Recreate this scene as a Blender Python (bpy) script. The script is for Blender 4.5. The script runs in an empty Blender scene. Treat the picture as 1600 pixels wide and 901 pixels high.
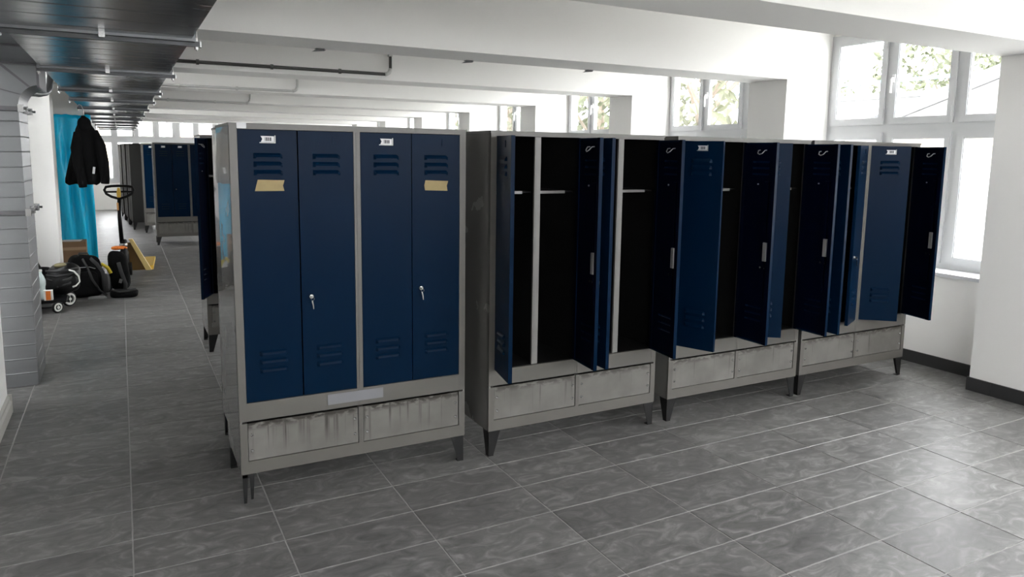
import bpy, bmesh, math, random
from mathutils import Vector, Matrix, noise
random.seed(7)
sc = bpy.context.scene
col = sc.collection
PI = math.pi

# ------------------------------------------------------------------ camera
F_PX, YAW, PITCH, ROLL = 1143.87, 0.4894, 0.1349, 0.0136
CAM = Vector((0.0384, -3.1624, 1.7127))
PPY = 396.59
fw = Vector((math.sin(YAW) * math.cos(PITCH), math.cos(YAW) * math.cos(PITCH), -math.sin(PITCH)))
r0 = Vector((math.cos(YAW), -math.sin(YAW), 0))
u0 = r0.cross(fw)
rt = r0 * math.cos(ROLL) + u0 * math.sin(ROLL)
up = u0 * math.cos(ROLL) - r0 * math.sin(ROLL)
cd = bpy.data.cameras.new('camera')
cam = bpy.data.objects.new('camera', cd)
col.objects.link(cam)
cam.matrix_world = Matrix(((rt.x, up.x, -fw.x, CAM.x), (rt.y, up.y, -fw.y, CAM.y), (rt.z, up.z, -fw.z, CAM.z), (0, 0, 0, 1)))
cd.sensor_width = 36
cd.lens = F_PX / 1600 * 36
cd.shift_y = (PPY - 450.5) / 1600
cd.clip_start = 0.02
cd.clip_end = 300
sc.camera = cam

def project(p):
    d = Vector(p) - CAM
    z = d.dot(fw)
    if z < 0.05:
        return None
    return 800 + F_PX * d.dot(rt) / z, PPY - F_PX * d.dot(up) / z

# ------------------------------------------------------------------ sky, exposure
W = bpy.data.worlds.new('sky')
sc.world = W
W.use_nodes = True
nt = W.node_tree
bg = nt.nodes['Background']
bg.inputs['Color'].default_value = (0.965, 0.975, 1.0, 1)
bg.inputs['Strength'].default_value = 6.0
vs = sc.view_settings
vs.view_transform = 'Standard'
vs.look = 'None'
vs.exposure = 1.85
vs.gamma = 1.0
vs.use_curve_mapping = False

# building grid
PITCH_Y = 2.38
BEAM0 = -0.535                       # near edge of the beam next to the camera
BEAM_W = 0.47
SOFFIT, CEIL = 2.45, 3.05
PIER_X, PARA_X, WIN_X, OUT_X = 5.61, 5.94, 6.20, 6.36
Y0, Y1 = BEAM0 - 2 * PITCH_Y, 20.6   # back of the room, end wall
SILL_Z, HEAD_Z = 0.80, 2.88
BAYS = range(-2, 9)

def portal(loc, rot, sx, sy):
    l = bpy.data.lights.new('sky_portal', 'AREA')
    l.shape = 'RECTANGLE'; l.size = sx; l.size_y = sy
    l.cycles.is_portal = True
    o = bpy.data.objects.new('sky_portal', l)
    o.location = loc; o.rotation_euler = rot
    col.objects.link(o)
for k in BAYS:
    y = BEAM0 + k * PITCH_Y + BEAM_W + (PITCH_Y - BEAM_W) / 2
    portal((OUT_X + 0.02, y, (SILL_Z + HEAD_Z) / 2), (0, PI / 2, 0), HEAD_Z - SILL_Z, PITCH_Y - BEAM_W)
portal((2.56, Y0 - 0.32, (1.50 + CEIL) / 2), (PI / 2, 0, 0), 6.4, CEIL - 1.50)
for k in (2, 5):
    y = BEAM0 + k * PITCH_Y + BEAM_W + (PITCH_Y - BEAM_W) / 2
    portal((-1.15 - 0.23, y, (SILL_Z + HEAD_Z) / 2), (0, -PI / 2, 0), HEAD_Z - SILL_Z, PITCH_Y - BEAM_W)
portal((2.6, Y1 + 0.32, (SILL_Z + HEAD_Z) / 2), (-PI / 2, 0, 0), 6.4, HEAD_Z - SILL_Z)

# ------------------------------------------------------------------ materials
MATS = {}
def mat(name, base, rough=0.5, metal=0.0, var=0.0, vscale=6.0, bump=0.0, bscale=40.0, stretch=(1, 1, 1), rvar=0.0, spec=0.5, coat=0.0, alpha=None, trans=0.0):
    if name in MATS:
        return MATS[name]
    m = bpy.data.materials.new(name); m.use_nodes = True
    n, l = m.node_tree.nodes, m.node_tree.links
    b = n['Principled BSDF']
    b.inputs['Base Color'].default_value = (*base, 1)
    b.inputs['Roughness'].default_value = rough
    b.inputs['Metallic'].default_value = metal
    b.inputs['Specular IOR Level'].default_value = spec
    b.inputs['Coat Weight'].default_value = coat
    b.inputs['Transmission Weight'].default_value = trans
    if var or bump or rvar:
        tc = n.new('ShaderNodeTexCoord'); mp = n.new('ShaderNodeMapping')
        mp.inputs['Scale'].default_value = stretch
        l.new(tc.outputs['Object'], mp.inputs['Vector'])
        if var or rvar:
            t = n.new('ShaderNodeTexNoise'); t.inputs['Scale'].default_value = vscale; t.inputs['Detail'].default_value = 5
            l.new(mp.outputs[0], t.inputs['Vector'])
        if var:
            mx = n.new('ShaderNodeMixRGB')
            mx.inputs[1].default_value = (*[c * (1 - var) for c in base], 1)
            mx.inputs[2].default_value = (*[min(1, c * (1 + var)) for c in base], 1)
            l.new(t.outputs['Fac'], mx.inputs[0]); l.new(mx.outputs[0], b.inputs['Base Color'])
        if rvar:
            mr = n.new('ShaderNodeMapRange')
            mr.inputs['To Min'].default_value = max(0.02, rough - rvar); mr.inputs['To Max'].default_value = min(1, rough + rvar)
            l.new(t.outputs['Fac'], mr.inputs['Value']); l.new(mr.outputs[0], b.inputs['Roughness'])
        if bump:
            t2 = n.new('ShaderNodeTexNoise'); t2.inputs['Scale'].default_value = bscale; t2.inputs['Detail'].default_value = 4
            bp = n.new('ShaderNodeBump'); bp.inputs['Strength'].default_value = bump; bp.inputs['Distance'].default_value = 0.01
            l.new(mp.outputs[0], t2.inputs['Vector']); l.new(t2.outputs['Fac'], bp.inputs['Height']); l.new(bp.outputs[0], b.inputs['Normal'])
    MATS[name] = m
    return m

WHITE = mat('white_plaster', (0.89, 0.88, 0.855), 0.9, var=0.03, vscale=1.5, bump=0.06, bscale=30)
SOFF = mat('beam_paint', (0.89, 0.88, 0.855), 0.9, var=0.03, vscale=1.2, bump=0.08, bscale=18, stretch=(0.4, 1, 1))
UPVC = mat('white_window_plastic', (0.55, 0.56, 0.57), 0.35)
GREY = mat('grey_locker_paint', (0.098, 0.093, 0.083), 0.45, var=0.12, vscale=5, rvar=0.08)
SIDE = mat('grey_locker_side', (0.17, 0.166, 0.155), 0.26, var=0.10, vscale=4, rvar=0.06, coat=0.8)
SHADEIN = mat('locker_inside_shade', (0.009, 0.009, 0.009), 0.6, spec=0.1)  # grey inside coloured near-black, the compartments' shade put into the paint
LEG = mat('dark_leg_metal', (0.012, 0.012, 0.012), 0.45, spec=0.25)
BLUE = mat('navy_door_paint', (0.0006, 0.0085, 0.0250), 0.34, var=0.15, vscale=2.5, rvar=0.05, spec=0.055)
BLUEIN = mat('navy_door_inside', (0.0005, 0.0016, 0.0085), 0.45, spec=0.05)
CHROME = mat('chrome', (0.42, 0.42, 0.415), 0.25, 1.0)
STEEL = mat('zinc_plate', (0.35, 0.35, 0.34), 0.45, 0.6)
PAPER = mat('white_card', (0.60, 0.60, 0.61), 0.7)
INK = mat('dark_print', (0.03, 0.03, 0.04), 0.7)
TAPE = mat('masking_tape', (0.28, 0.215, 0.10), 0.75, var=0.12, vscale=30)
STICK = mat('translucent_sticker', (0.17, 0.17, 0.182), 0.5, var=0.08, vscale=12)
GROUT = mat('floor_grout', (0.34, 0.33, 0.32), 0.85, var=0.1, vscale=20)
SKIRT = mat('dark_skirting_tile', (0.035, 0.035, 0.036), 0.4, var=0.15, vscale=9)
SKIRTW = mat('painted_skirting', (0.42, 0.41, 0.38), 0.6)
GALV = mat('galvanised_sheet', (0.20, 0.208, 0.215), 0.24, 1.0, var=0.22, vscale=7, bump=0.10, bscale=6, stretch=(0.6, 2.2, 1), rvar=0.08)
GALVV = mat('galvanised_riser', (0.19, 0.196, 0.20), 0.42, 1.0, var=0.12, vscale=5, bump=0.05, bscale=6, stretch=(0.6, 1, 2), rvar=0.06)
STRUT = mat('strut_channel', (0.10, 0.10, 0.10), 0.45, 0.7)
PIPE = mat('dark_conduit', (0.10, 0.10, 0.095), 0.45, 0.3)
PIPEL = mat('light_conduit', (0.55, 0.55, 0.53), 0.5)
BLACK = mat('black_fabric', (0.003, 0.003, 0.0033), 0.9, spec=0.15, bump=0.3, bscale=60, var=0.2, vscale=8)
BLACKG = mat('black_nylon', (0.003, 0.003, 0.0033), 0.4, spec=0.35, bump=0.2, bscale=30)
GREYFAB = mat('grey_webbing', (0.022, 0.022, 0.022), 0.8)
RUBBER = mat('black_rubber', (0.005, 0.005, 0.005), 0.6, spec=0.25)
BLKMET = mat('black_enamel', (0.004, 0.004, 0.0045), 0.4, spec=0.25)
YELLOW = mat('yellow_enamel', (0.72, 0.45, 0.06), 0.4, var=0.12, vscale=10)
ORANGE = mat('orange_cloth', (0.75, 0.20, 0.03), 0.8, var=0.15, vscale=20)
CARD = mat('brown_cardboard', (0.20, 0.12, 0.065), 0.85, var=0.12, vscale=9)
RIMW = mat('white_rim', (0.75, 0.74, 0.70), 0.5)
FILM = mat('blue_plastic_film', (0.004, 0.52, 0.86), 0.30, spec=0.3, var=0.25, vscale=3, bump=0.5, bscale=5, stretch=(1, 1, 0.35), coat=0.1)
BOTTLE = mat('clear_bottle_plastic', (0.62, 0.72, 0.70), 0.12, spec=0.6)
OUTWHITE = mat('outside_render', (0.55, 0.55, 0.54), 0.9)
OUTROOF = mat('outside_roof', (0.085, 0.088, 0.092), 0.7)
OUTGROUND = mat('outside_ground', (0.42, 0.42, 0.40), 0.9, var=0.15, vscale=0.6)
OUTBLUE = mat('outside_blue_tarp', (0.16, 0.42, 0.60), 0.6)
BEIGE = mat('outside_beige', (0.45, 0.38, 0.28), 0.8)
PINK = mat('outside_salmon', (0.55, 0.30, 0.24), 0.8)
OLIVE = mat('outside_sage', (0.35, 0.38, 0.30), 0.8)
BARK = mat('bark', (0.16, 0.13, 0.10), 0.9)
LEAF = mat('leaf', (0.075, 0.085, 0.045), 0.7, var=0.45, vscale=0.8)
LEAF2 = mat('leaf_pale', (0.10, 0.105, 0.065), 0.7, var=0.4, vscale=0.8)

def glass_material():
    m = bpy.data.materials.new('window_glass'); m.use_nodes = True
    n, l = m.node_tree.nodes, m.node_tree.links
    n.clear()
    o = n.new('ShaderNodeOutputMaterial'); mx = n.new('ShaderNodeMixShader')
    t = n.new('ShaderNodeBsdfTransparent'); g = n.new('ShaderNodeBsdfGlossy'); f = n.new('ShaderNodeLayerWeight')
    t.inputs['Color'].default_value = (0.975, 0.977, 0.975, 1); g.inputs['Roughness'].default_value = 0.02
    pw = n.new('ShaderNodeMath'); pw.operation = 'POWER'; pw.inputs[1].default_value = 5
    ma = n.new('ShaderNodeMath'); ma.operation = 'MULTIPLY_ADD'; ma.inputs[1].default_value = 0.5; ma.inputs[2].default_value = 0.03
    l.new(f.outputs['Facing'], pw.inputs[0]); l.new(pw.outputs[0], ma.inputs[0])
    l.new(ma.outputs[0], mx.inputs[0]); l.new(t.outputs[0], mx.inputs[1]); l.new(g.outputs[0], mx.inputs[2]); l.new(mx.outputs[0], o.inputs['Surface'])
    return m
GLASS = glass_material()

def tile_material():
    """slate-grey porcelain: cloudy brush strokes that change from tile to tile"""
    m = bpy.data.materials.new('slate_floor_tile'); m.use_nodes = True
    n, l = m.node_tree.nodes, m.node_tree.links
    b = n['Principled BSDF']
    g = n.new('ShaderNodeNewGeometry')
    sx = n.new('ShaderNodeVectorMath'); sx.operation = 'DIVIDE'; sx.inputs[1].default_value = (0.6, 0.3, 1)
    l.new(g.outputs['Position'], sx.inputs[0])
    fl = n.new('ShaderNodeVectorMath'); fl.operation = 'FLOOR'; l.new(sx.outputs[0], fl.inputs[0])
    ml = n.new('ShaderNodeVectorMath'); ml.operation = 'MULTIPLY'; ml.inputs[1].default_value = (1, 1, 0); l.new(fl.outputs[0], ml.inputs[0])
    wn = n.new('ShaderNodeTexWhiteNoise'); l.new(ml.outputs[0], wn.inputs['Vector'])
    off = n.new('ShaderNodeVectorMath'); off.operation = 'SCALE'; off.inputs['Scale'].default_value = 30; l.new(wn.outputs['Color'], off.inputs[0])
    mp = n.new('ShaderNodeMapping'); mp.inputs['Scale'].default_value = (1.0, 1.7, 1); mp.inputs['Rotation'].default_value = (0, 0, 0.5)
    l.new(g.outputs['Position'], mp.inputs['Vector'])
    ad = n.new('ShaderNodeVectorMath'); l.new(mp.outputs[0], ad.inputs[0]); l.new(off.outputs[0], ad.inputs[1])
    t = n.new('ShaderNodeTexNoise'); t.inputs['Scale'].default_value = 6.5; t.inputs['Detail'].default_value = 7; t.inputs['Distortion'].default_value = 1.6; t.inputs['Roughness'].default_value = 0.6
    l.new(ad.outputs[0], t.inputs['Vector'])
    cr = n.new('ShaderNodeValToRGB'); e = cr.color_ramp.elements
    e[0].position = 0.30; e[0].color = (0.080, 0.078, 0.076, 1)
    e[1].position = 0.74; e[1].color = (0.27, 0.265, 0.258, 1)
    k = e.new(0.53); k.color = (0.145, 0.142, 0.138, 1)
    l.new(t.outputs['Fac'], cr.inputs[0])
    hv = n.new('ShaderNodeHueSaturation'); l.new(cr.outputs[0], hv.inputs['Color'])
    mr = n.new('ShaderNodeMapRange'); mr.inputs['To Min'].default_value = 0.88; mr.inputs['To Max'].default_value = 1.12
    l.new(wn.outputs['Value'], mr.inputs['Value']); l.new(mr.outputs[0], hv.inputs['Value'])
    l.new(hv.outputs[0], b.inputs['Base Color'])
    rr = n.new('ShaderNodeMapRange'); rr.inputs['To Min'].default_value = 0.33; rr.inputs['To Max'].default_value = 0.50
    l.new(t.outputs['Fac'], rr.inputs['Value']); l.new(rr.outputs[0], b.inputs['Roughness'])
    bp = n.new('ShaderNodeBump'); bp.inputs['Strength'].default_value = 0.12; bp.inputs['Distance'].default_value = 0.004
    l.new(t.outputs['Fac'], bp.inputs['Height']); l.new(bp.outputs[0], b.inputs['Normal'])
    return m
TILE = tile_material()

def plinth_material(name, amount):
    """grey paint with rusty dirt creeping from the seam and runs down the panel"""
    m = bpy.data.materials.new(name); m.use_nodes = True
    n, l = m.node_tree.nodes, m.node_tree.links
    b = n['Principled BSDF']; b.inputs['Roughness'].default_value = 0.5
    tc = n.new('ShaderNodeTexCoord'); sp = n.new('ShaderNodeSeparateXYZ'); l.new(tc.outputs['Object'], sp.inputs[0])
    oi = n.new('ShaderNodeObjectInfo')
    def noise_tex(scale, stretch, det=3):
        mp = n.new('ShaderNodeMapping'); mp.inputs['Scale'].default_value = stretch
        l.new(tc.outputs['Object'], mp.inputs['Vector'])
        cb = n.new('ShaderNodeCombineXYZ'); mu = n.new('ShaderNodeMath'); mu.operation = 'MULTIPLY'; mu.inputs[1].default_value = 20
        l.new(oi.outputs['Random'], mu.inputs[0]); l.new(mu.outputs[0], cb.inputs[0])
        ad = n.new('ShaderNodeVectorMath'); l.new(mp.outputs[0], ad.inputs[0]); l.new(cb.outputs[0], ad.inputs[1])
        t = n.new('ShaderNodeTexNoise'); t.inputs['Scale'].default_value = scale; t.inputs['Detail'].default_value = det
        l.new(ad.outputs[0], t.inputs['Vector'])
        return t.outputs['Fac']
    def rng(v, a, b_, c, d):
        r = n.new('ShaderNodeMapRange'); r.inputs['From Min'].default_value = a; r.inputs['From Max'].default_value = b_
        r.inputs['To Min'].default_value = c; r.inputs['To Max'].default_value = d
        l.new(v, r.inputs['Value']); return r.outputs[0]
    def mth(op, a, b_):
        r = n.new('ShaderNodeMath'); r.operation = op; r.use_clamp = True
        l.new(a, r.inputs[0])
        if isinstance(b_, float): r.inputs[1].default_value = b_
        else: l.new(b_, r.inputs[1])
        return r.outputs[0]
    runs = rng(noise_tex(46, (1, 1, 0.015), 3), 0.54 if amount > 0.8 else 0.60, 0.66, 0, 1)
    reach = rng(noise_tex(9, (1, 1, 0.01), 1), 0.3, 0.7, 0.19, 0.34)
    zed = sp.outputs['Z']
    sub = n.new('ShaderNodeMath'); sub.operation = 'SUBTRACT'; l.new(zed, sub.inputs[0]); l.new(reach, sub.inputs[1])
    fade = rng(sub.outputs[0], -0.03, 0.08, 0, 1)
    runs = mth('MULTIPLY', mth('MULTIPLY', runs, fade), 0.85 * amount)
    crust = rng(noise_tex(22, (1, 1, 2.0), 5), 0.40, 0.52, 0, 1)
    edge = rng(zed, 0.364, 0.392, 0, 1)
    crust = mth('MULTIPLY', mth('MULTIPLY', crust, edge), min(1.0, 0.5 + 0.5 * amount))
    dirt = mth('MAXIMUM', runs, crust)
    blot = rng(noise_tex(5, (1, 1, 1), 4), 0.3, 0.7, 0, 1)
    base = n.new('ShaderNodeMixRGB'); base.inputs[1].default_value = (0.100, 0.096, 0.086, 1); base.inputs[2].default_value = (0.155, 0.149, 0.136, 1)
    l.new(blot, base.inputs[0])
    mx = n.new('ShaderNodeMixRGB'); mx.inputs[2].default_value = (0.022, 0.018, 0.013, 1)
    l.new(dirt, mx.inputs[0]); l.new(base.outputs[0], mx.inputs[1]); l.new(mx.outputs[0], b.inputs['Base Color'])
    return m
PL1 = plinth_material('stained_plinth_paint', 1.0)
PL2 = plinth_material('plinth_paint', 0.5)

# ------------------------------------------------------------------ mesh helpers
class MB:
    def __init__(s): s.v, s.f = [], []
    def add(s, vs_, fs):
        b = len(s.v); s.v += [tuple(p) for p in vs_]; s.f += [tuple(b + i for i in f) for f in fs]; return s
    def box(s, x0, x1, y0, y1, z0, z1):
        if x0 > x1: x0, x1 = x1, x0
        if y0 > y1: y0, y1 = y1, y0
        return s.add([(x0, y0, z0), (x1, y0, z0), (x1, y1, z0), (x0, y1, z0), (x0, y0, z1), (x1, y0, z1), (x1, y1, z1), (x0, y1, z1)],
                     [(0, 3, 2, 1), (4, 5, 6, 7), (0, 1, 5, 4), (1, 2, 6, 5), (2, 3, 7, 6), (3, 0, 4, 7)])
    def prism(s, pts, axis, a, b):
        """closed outline of 2D points extruded along an axis"""
        n = len(pts)
        def mk(p, t): return {'x': (t, p[0], p[1]), 'y': (p[0], t, p[1]), 'z': (p[0], p[1], t)}[axis]
        vs_ = [mk(p, a) for p in pts] + [mk(p, b) for p in pts]
        fs = [tuple(range(n)), tuple(range(2 * n - 1, n - 1, -1))] + [(i, i + n, (i + 1) % n + n, (i + 1) % n) for i in range(n)]
        return s.add(vs_, fs)
    def tube(s, path, r, n=8, flat=1.0, caps=True):
        path = [Vector(p) for p in path]
        rs = r if isinstance(r, (list, tuple)) else [r] * len(path)
        b = len(s.v); prev = None
        for i, p in enumerate(path):
            d = (path[min(i + 1, len(path) - 1)] - path[max(i - 1, 0)]).normalized()
            a = Vector((0, 0, 1)) if abs(d.z) < 0.9 else Vector((1, 0, 0))
            if prev is not None: a = prev
            e1 = (a - d * a.dot(d)).normalized(); e2 = d.cross(e1); prev = e1
            for k in range(n):
                t = 2 * PI * k / n
                s.v.append(tuple(p + e1 * (rs[i] * math.cos(t)) + e2 * (rs[i] * flat * math.sin(t))))
        for i in range(len(path) - 1):
            for k in range(n):
                a0 = b + i * n + k; a1 = b + i * n + (k + 1) % n
                s.f.append((a0, a1, a1 + n, a0 + n))
        if caps:
            s.f.append(tuple(b + k for k in range(n - 1, -1, -1)))
            e = b + (len(path) - 1) * n
            s.f.append(tuple(e + k for k in range(n)))
        return s
    def cyl(s, c0, c1, r, n=12): return s.tube([c0, c1], r, n)
    def lathe(s, prof, n=16, c=(0, 0, 0)):
        b = len(s.v)
        for r, z in prof:
            for k in range(n):
                t = 2 * PI * k / n
                s.v.append((c[0] + r * math.cos(t), c[1] + r * math.sin(t), c[2] + z))
        for i in range(len(prof) - 1):
            for k in range(n):
                a0 = b + i * n + k; a1 = b + i * n + (k + 1) % n
                s.f.append((a0, a1, a1 + n, a0 + n))
        s.f.append(tuple(b + k for k in range(n - 1, -1, -1)))
        e = b + (len(prof) - 1) * n
        s.f.append(tuple(e + k for k in range(n)))
        return s
    def ring(s, c, R, r, axis='y', n=20, m=6):
        pts = []
        for k in range(n):
            t = 2 * PI * k / n
            for j in range(m):
                q = 2 * PI * j / m
                a, h = R + r * math.cos(q), r * math.sin(q)
                p = {'y': (a * math.cos(t), h, a * math.sin(t)), 'x': (h, a * math.cos(t), a * math.sin(t)), 'z': (a * math.cos(t), a * math.sin(t), h)}[axis]
                pts.append((c[0] + p[0], c[1] + p[1], c[2] + p[2]))
        fs = [(k * m + j, ((k + 1) % n) * m + j, ((k + 1) % n) * m + (j + 1) % m, k * m + (j + 1) % m) for k in range(n) for j in range(m)]
        return s.add(pts, fs)
    def blob(s, c, size, e=0.5, nu=24, nv=14, amp=0.0, seed=0, freq=5.0, taper=0.0):
        """rounded, slightly lumpy soft body (superellipsoid)"""
        def sg(v, p): return math.copysign(abs(v) ** p, v)
        pts = []
        for j in range(nv + 1):
            ph = -PI / 2 + PI * j / nv
            for i in range(nu):
                th = 2 * PI * i / nu
                p = Vector((sg(math.cos(ph), e) * sg(math.cos(th), e), sg(math.cos(ph), e) * sg(math.sin(th), e), sg(math.sin(ph), e)))
                k = 1 - taper * (p.z + 1) / 2
                q = Vector((p.x * size[0] / 2 * k, p.y * size[1] / 2 * k, p.z * size[2] / 2))
                if amp:
                    q += p.normalized() * amp * noise.noise(q * freq + Vector((seed, seed * 1.7, 0)))
                pts.append((c[0] + q.x, c[1] + q.y, c[2] + q.z))
        fs = [(j * nu + i, j * nu + (i + 1) % nu, (j + 1) * nu + (i + 1) % nu, (j + 1) * nu + i) for j in range(nv) for i in range(nu)]
        return s.add(pts, fs)
    def mesh(s, name, m, smooth=False):
        me = bpy.data.meshes.new(name)
        me.from_pydata(s.v, [], s.f); me.update()
        bm = bmesh.new(); bm.from_mesh(me)
        bmesh.ops.recalc_face_normals(bm, faces=bm.faces)
        bm.to_mesh(me); bm.free()
        if m is not None: me.materials.append(m)
        if smooth:
            for p in me.polygons: p.use_smooth = True
        return me

def link(name, me, parent=None, loc=(0, 0, 0), rot=(0, 0, 0)):
    o = bpy.data.objects.new(name, me)
    col.objects.link(o)
    o.location = loc; o.rotation_euler = rot
    if parent is not None: o.parent = parent
    return o
def obj(name, mb, m, parent=None, smooth=False, bevel=0.0, loc=(0, 0, 0), rot=(0, 0, 0)):
    me = mb.mesh(name, m, smooth)
    o = link(name, me, parent, loc, rot)
    if bevel:
        b = o.modifiers.new('bevel', 'BEVEL'); b.width = bevel; b.segments = 2; b.limit_method = 'ANGLE'
    return o
def empty(name, loc=(0, 0, 0), rz=0.0):
    o = link(name, None, None, loc, (0, 0, rz)); o.empty_display_size = 0.1
    return o
def tag(o, label, cat, group=None):
    o['label'] = label; o['category'] = cat
    if group: o['group'] = group
    return o
def thing(name, label, cat, loc=(0, 0, 0), rz=0.0, group=None):
    return tag(empty(name, loc, rz), label, cat, group)
def struct(o, label=None):
    o['kind'] = 'structure'
    if label: o['label'] = label
    return o

# ================================================================== SETTING
XW_NEAR, XW_FAR = -0.69, -1.15       # left wall: near part, set-back part
# floor: grout bed with every tile on it
floor = struct(obj('floor', MB().box(XW_FAR - 0.2, OUT_X, Y0 - 0.1, Y1 + 0.2, -0.12, -0.0025), GROUT), 'slate grey tiled floor with pale grout lines')
TX, TY, G = 0.6, 0.3, 0.0055
tm = MB()
c = 0.0018
tx, ty = TX / 2 - G / 2, TY / 2 - G / 2
tm.add([(-tx, -ty, -0.01), (tx, -ty, -0.01), (tx, ty, -0.01), (-tx, ty, -0.01), (-tx, -ty, -c), (tx, -ty, -c), (tx, ty, -c), (-tx, ty, -c),
        (-tx + c, -ty + c, 0), (tx - c, -ty + c, 0), (tx - c, ty - c, 0), (-tx + c, ty - c, 0)],
       [(0, 1, 5, 4), (1, 2, 6, 5), (2, 3, 7, 6), (3, 0, 4, 7), (4, 5, 9, 8), (5, 6, 10, 9), (6, 7, 11, 10), (7, 4, 8, 11), (8, 9, 10, 11)])
tile_me = tm.mesh('floor_tile', TILE)
cells = []
i0, i1 = math.floor((XW_FAR - 0.2) / TX), math.ceil(OUT_X / TX)
j0, j1 = math.floor(Y0 / TY), math.ceil((Y1 + 0.1) / TY)
for i in range(i0, i1):
    for j in range(j0, j1):
        cx, cy = (i + 0.5) * TX, (j + 0.5) * TY
        ps = [project((cx + a, cy + b, 0)) for a, b in ((-tx, -ty), (tx, -ty), (tx, ty), (-tx, ty))]
        ar = -1.0
        if all(ps):
            px = [min(max(p[0], 0), 1600) for p in ps]; py = [min(max(p[1], 0), 901) for p in ps]
            ar = abs(sum(px[k] * py[(k + 1) % 4] - px[(k + 1) % 4] * py[k] for k in range(4))) / 2
            if (cx > 0.45 and cy > 1.0 and cx < 5.5) or cx < -1.0 or (cx < -0.75 and cy < 2.5): ar *= 0.02
        cells.append((ar, cx, cy))
cells.sort(key=lambda t: -t[0])
for ar, cx, cy in cells[:300]:
    link('floor_tile', tile_me, floor, (cx, cy, 0))
rest = MB()
base_v, base_f = tm.v, tm.f
for ar, cx, cy in cells[300:]:
    if cx - tx < XW_FAR - 0.2 - TX or cy > Y1 + 0.2: continue
    rest.add([(p[0] + cx, p[1] + cy, p[2]) for p in base_v], base_f)
ro = link('far_floor_tiles', rest.mesh('far_floor_tiles', TILE), floor)
ro['kind'] = 'stuff'

# ceiling with cross beams
ceiling = struct(obj('ceiling', MB().box(XW_FAR - 0.2, OUT_X, Y0 - 0.1, Y1 + 0.3, CEIL, CEIL + 0.2), WHITE), 'white ceiling with deep white cross beams')
for k in range(-1, 9):
    y = BEAM0 + k * PITCH_Y
    obj('beam', MB().box(XW_FAR - 0.2, OUT_X, y, y + BEAM_W, SOFFIT, CEIL), SOFF, ceiling)

# right wall: piers, parapets, lintels
wr = struct(obj('wall_right', MB().box(WIN_X + 0.02, OUT_X, Y0 - 0.1, Y1 + 0.3, HEAD_Z, CEIL), WHITE), 'white window wall with deep piers')
for k in range(-2, 9):
    y = BEAM0 + k * PITCH_Y
    obj('pier', MB().box(PIER_X, OUT_X, y, y + BEAM_W, 0, SOFFIT), WHITE, wr)
    ye = min(y + PITCH_Y, Y1)
    obj('parapet', MB().box(PARA_X, OUT_X, y + BEAM_W, ye, 0, SILL_Z - 0.03), WHITE, wr)
# other walls
struct(obj('wall_left', MB().box(XW_NEAR - 0.35, XW_NEAR, Y0, 2.42, 0, CEIL), WHITE), 'white wall end at the left edge')
wl = struct(obj('wall_left_recess', MB().box(XW_FAR - 0.2, XW_FAR, 2.42, Y1, HEAD_Z, CEIL), WHITE), 'white wall set back along the aisle with windows added for light')
obj('parapet', MB().box(XW_FAR - 0.2, XW_FAR, 2.42, Y1, 0, SILL_Z - 0.03), WHITE, wl)
obj('wall_panel', MB().box(XW_FAR - 0.2, XW_FAR, 2.42, 4.3, SILL_Z - 0.03, HEAD_Z), WHITE, wl)
obj('wall_panel', MB().box(XW_FAR - 0.2, XW_FAR, 7.0, BEAM0 + 5 * PITCH_Y + BEAM_W, SILL_Z - 0.03, HEAD_Z), WHITE, wl)
obj('wall_panel', MB().box(XW_FAR - 0.2, XW_FAR, 5.945, 6.65, SILL_Z - 0.03, HEAD_Z), WHITE, wl)
obj('wall_panel', MB().box(XW_FAR - 0.2, XW_FAR, BEAM0 + 6 * PITCH_Y, Y1, SILL_Z - 0.03, HEAD_Z), WHITE, wl)
for k in range(2, 9):
    y = BEAM0 + k * PITCH_Y
    obj('pier', MB().box(XW_FAR - 0.2, {3: -0.63, 4: -0.40}.get(k, XW_FAR + 0.04), y, y + BEAM_W, 0, SOFFIT), WHITE, wl)
wb = struct(obj('wall_back', MB().box(XW_NEAR - 0.35, OUT_X, Y0 - 0.3, Y0 - 0.001, CEIL - 0.02, CEIL), WHITE), 'white wall behind the camera with windows added for light')
obj('parapet', MB().box(XW_NEAR - 0.35, OUT_X, Y0 - 0.3, Y0 - 0.001, 0, 1.47), WHITE, wb)
obj('pier', MB().box(XW_NEAR - 0.35, -0.65, Y0 - 0.3, Y0 - 0.001, 1.47, CEIL - 0.02), WHITE, wb)
obj('pier', MB().box(5.77, OUT_X, Y0 - 0.3, Y0 - 0.001, 1.47, CEIL - 0.02), WHITE, wb)
we = struct(obj('wall_end', MB().box(XW_FAR - 0.2, OUT_X, Y1, Y1 + 0.3, HEAD_Z, CEIL), WHITE), 'white end wall under the far windows')
obj('parapet', MB().box(XW_FAR - 0.2, OUT_X, Y1, Y1 + 0.3, 0, SILL_Z - 0.03), WHITE, we)
obj('pier', MB().box(XW_FAR - 0.2, -0.62, Y1, Y1 + 0.3, SILL_Z - 0.03, HEAD_Z), WHITE, we)
obj('pier', MB().box(5.80, OUT_X, Y1, Y1 + 0.3, SILL_Z - 0.03, HEAD_Z), WHITE, we)

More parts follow.
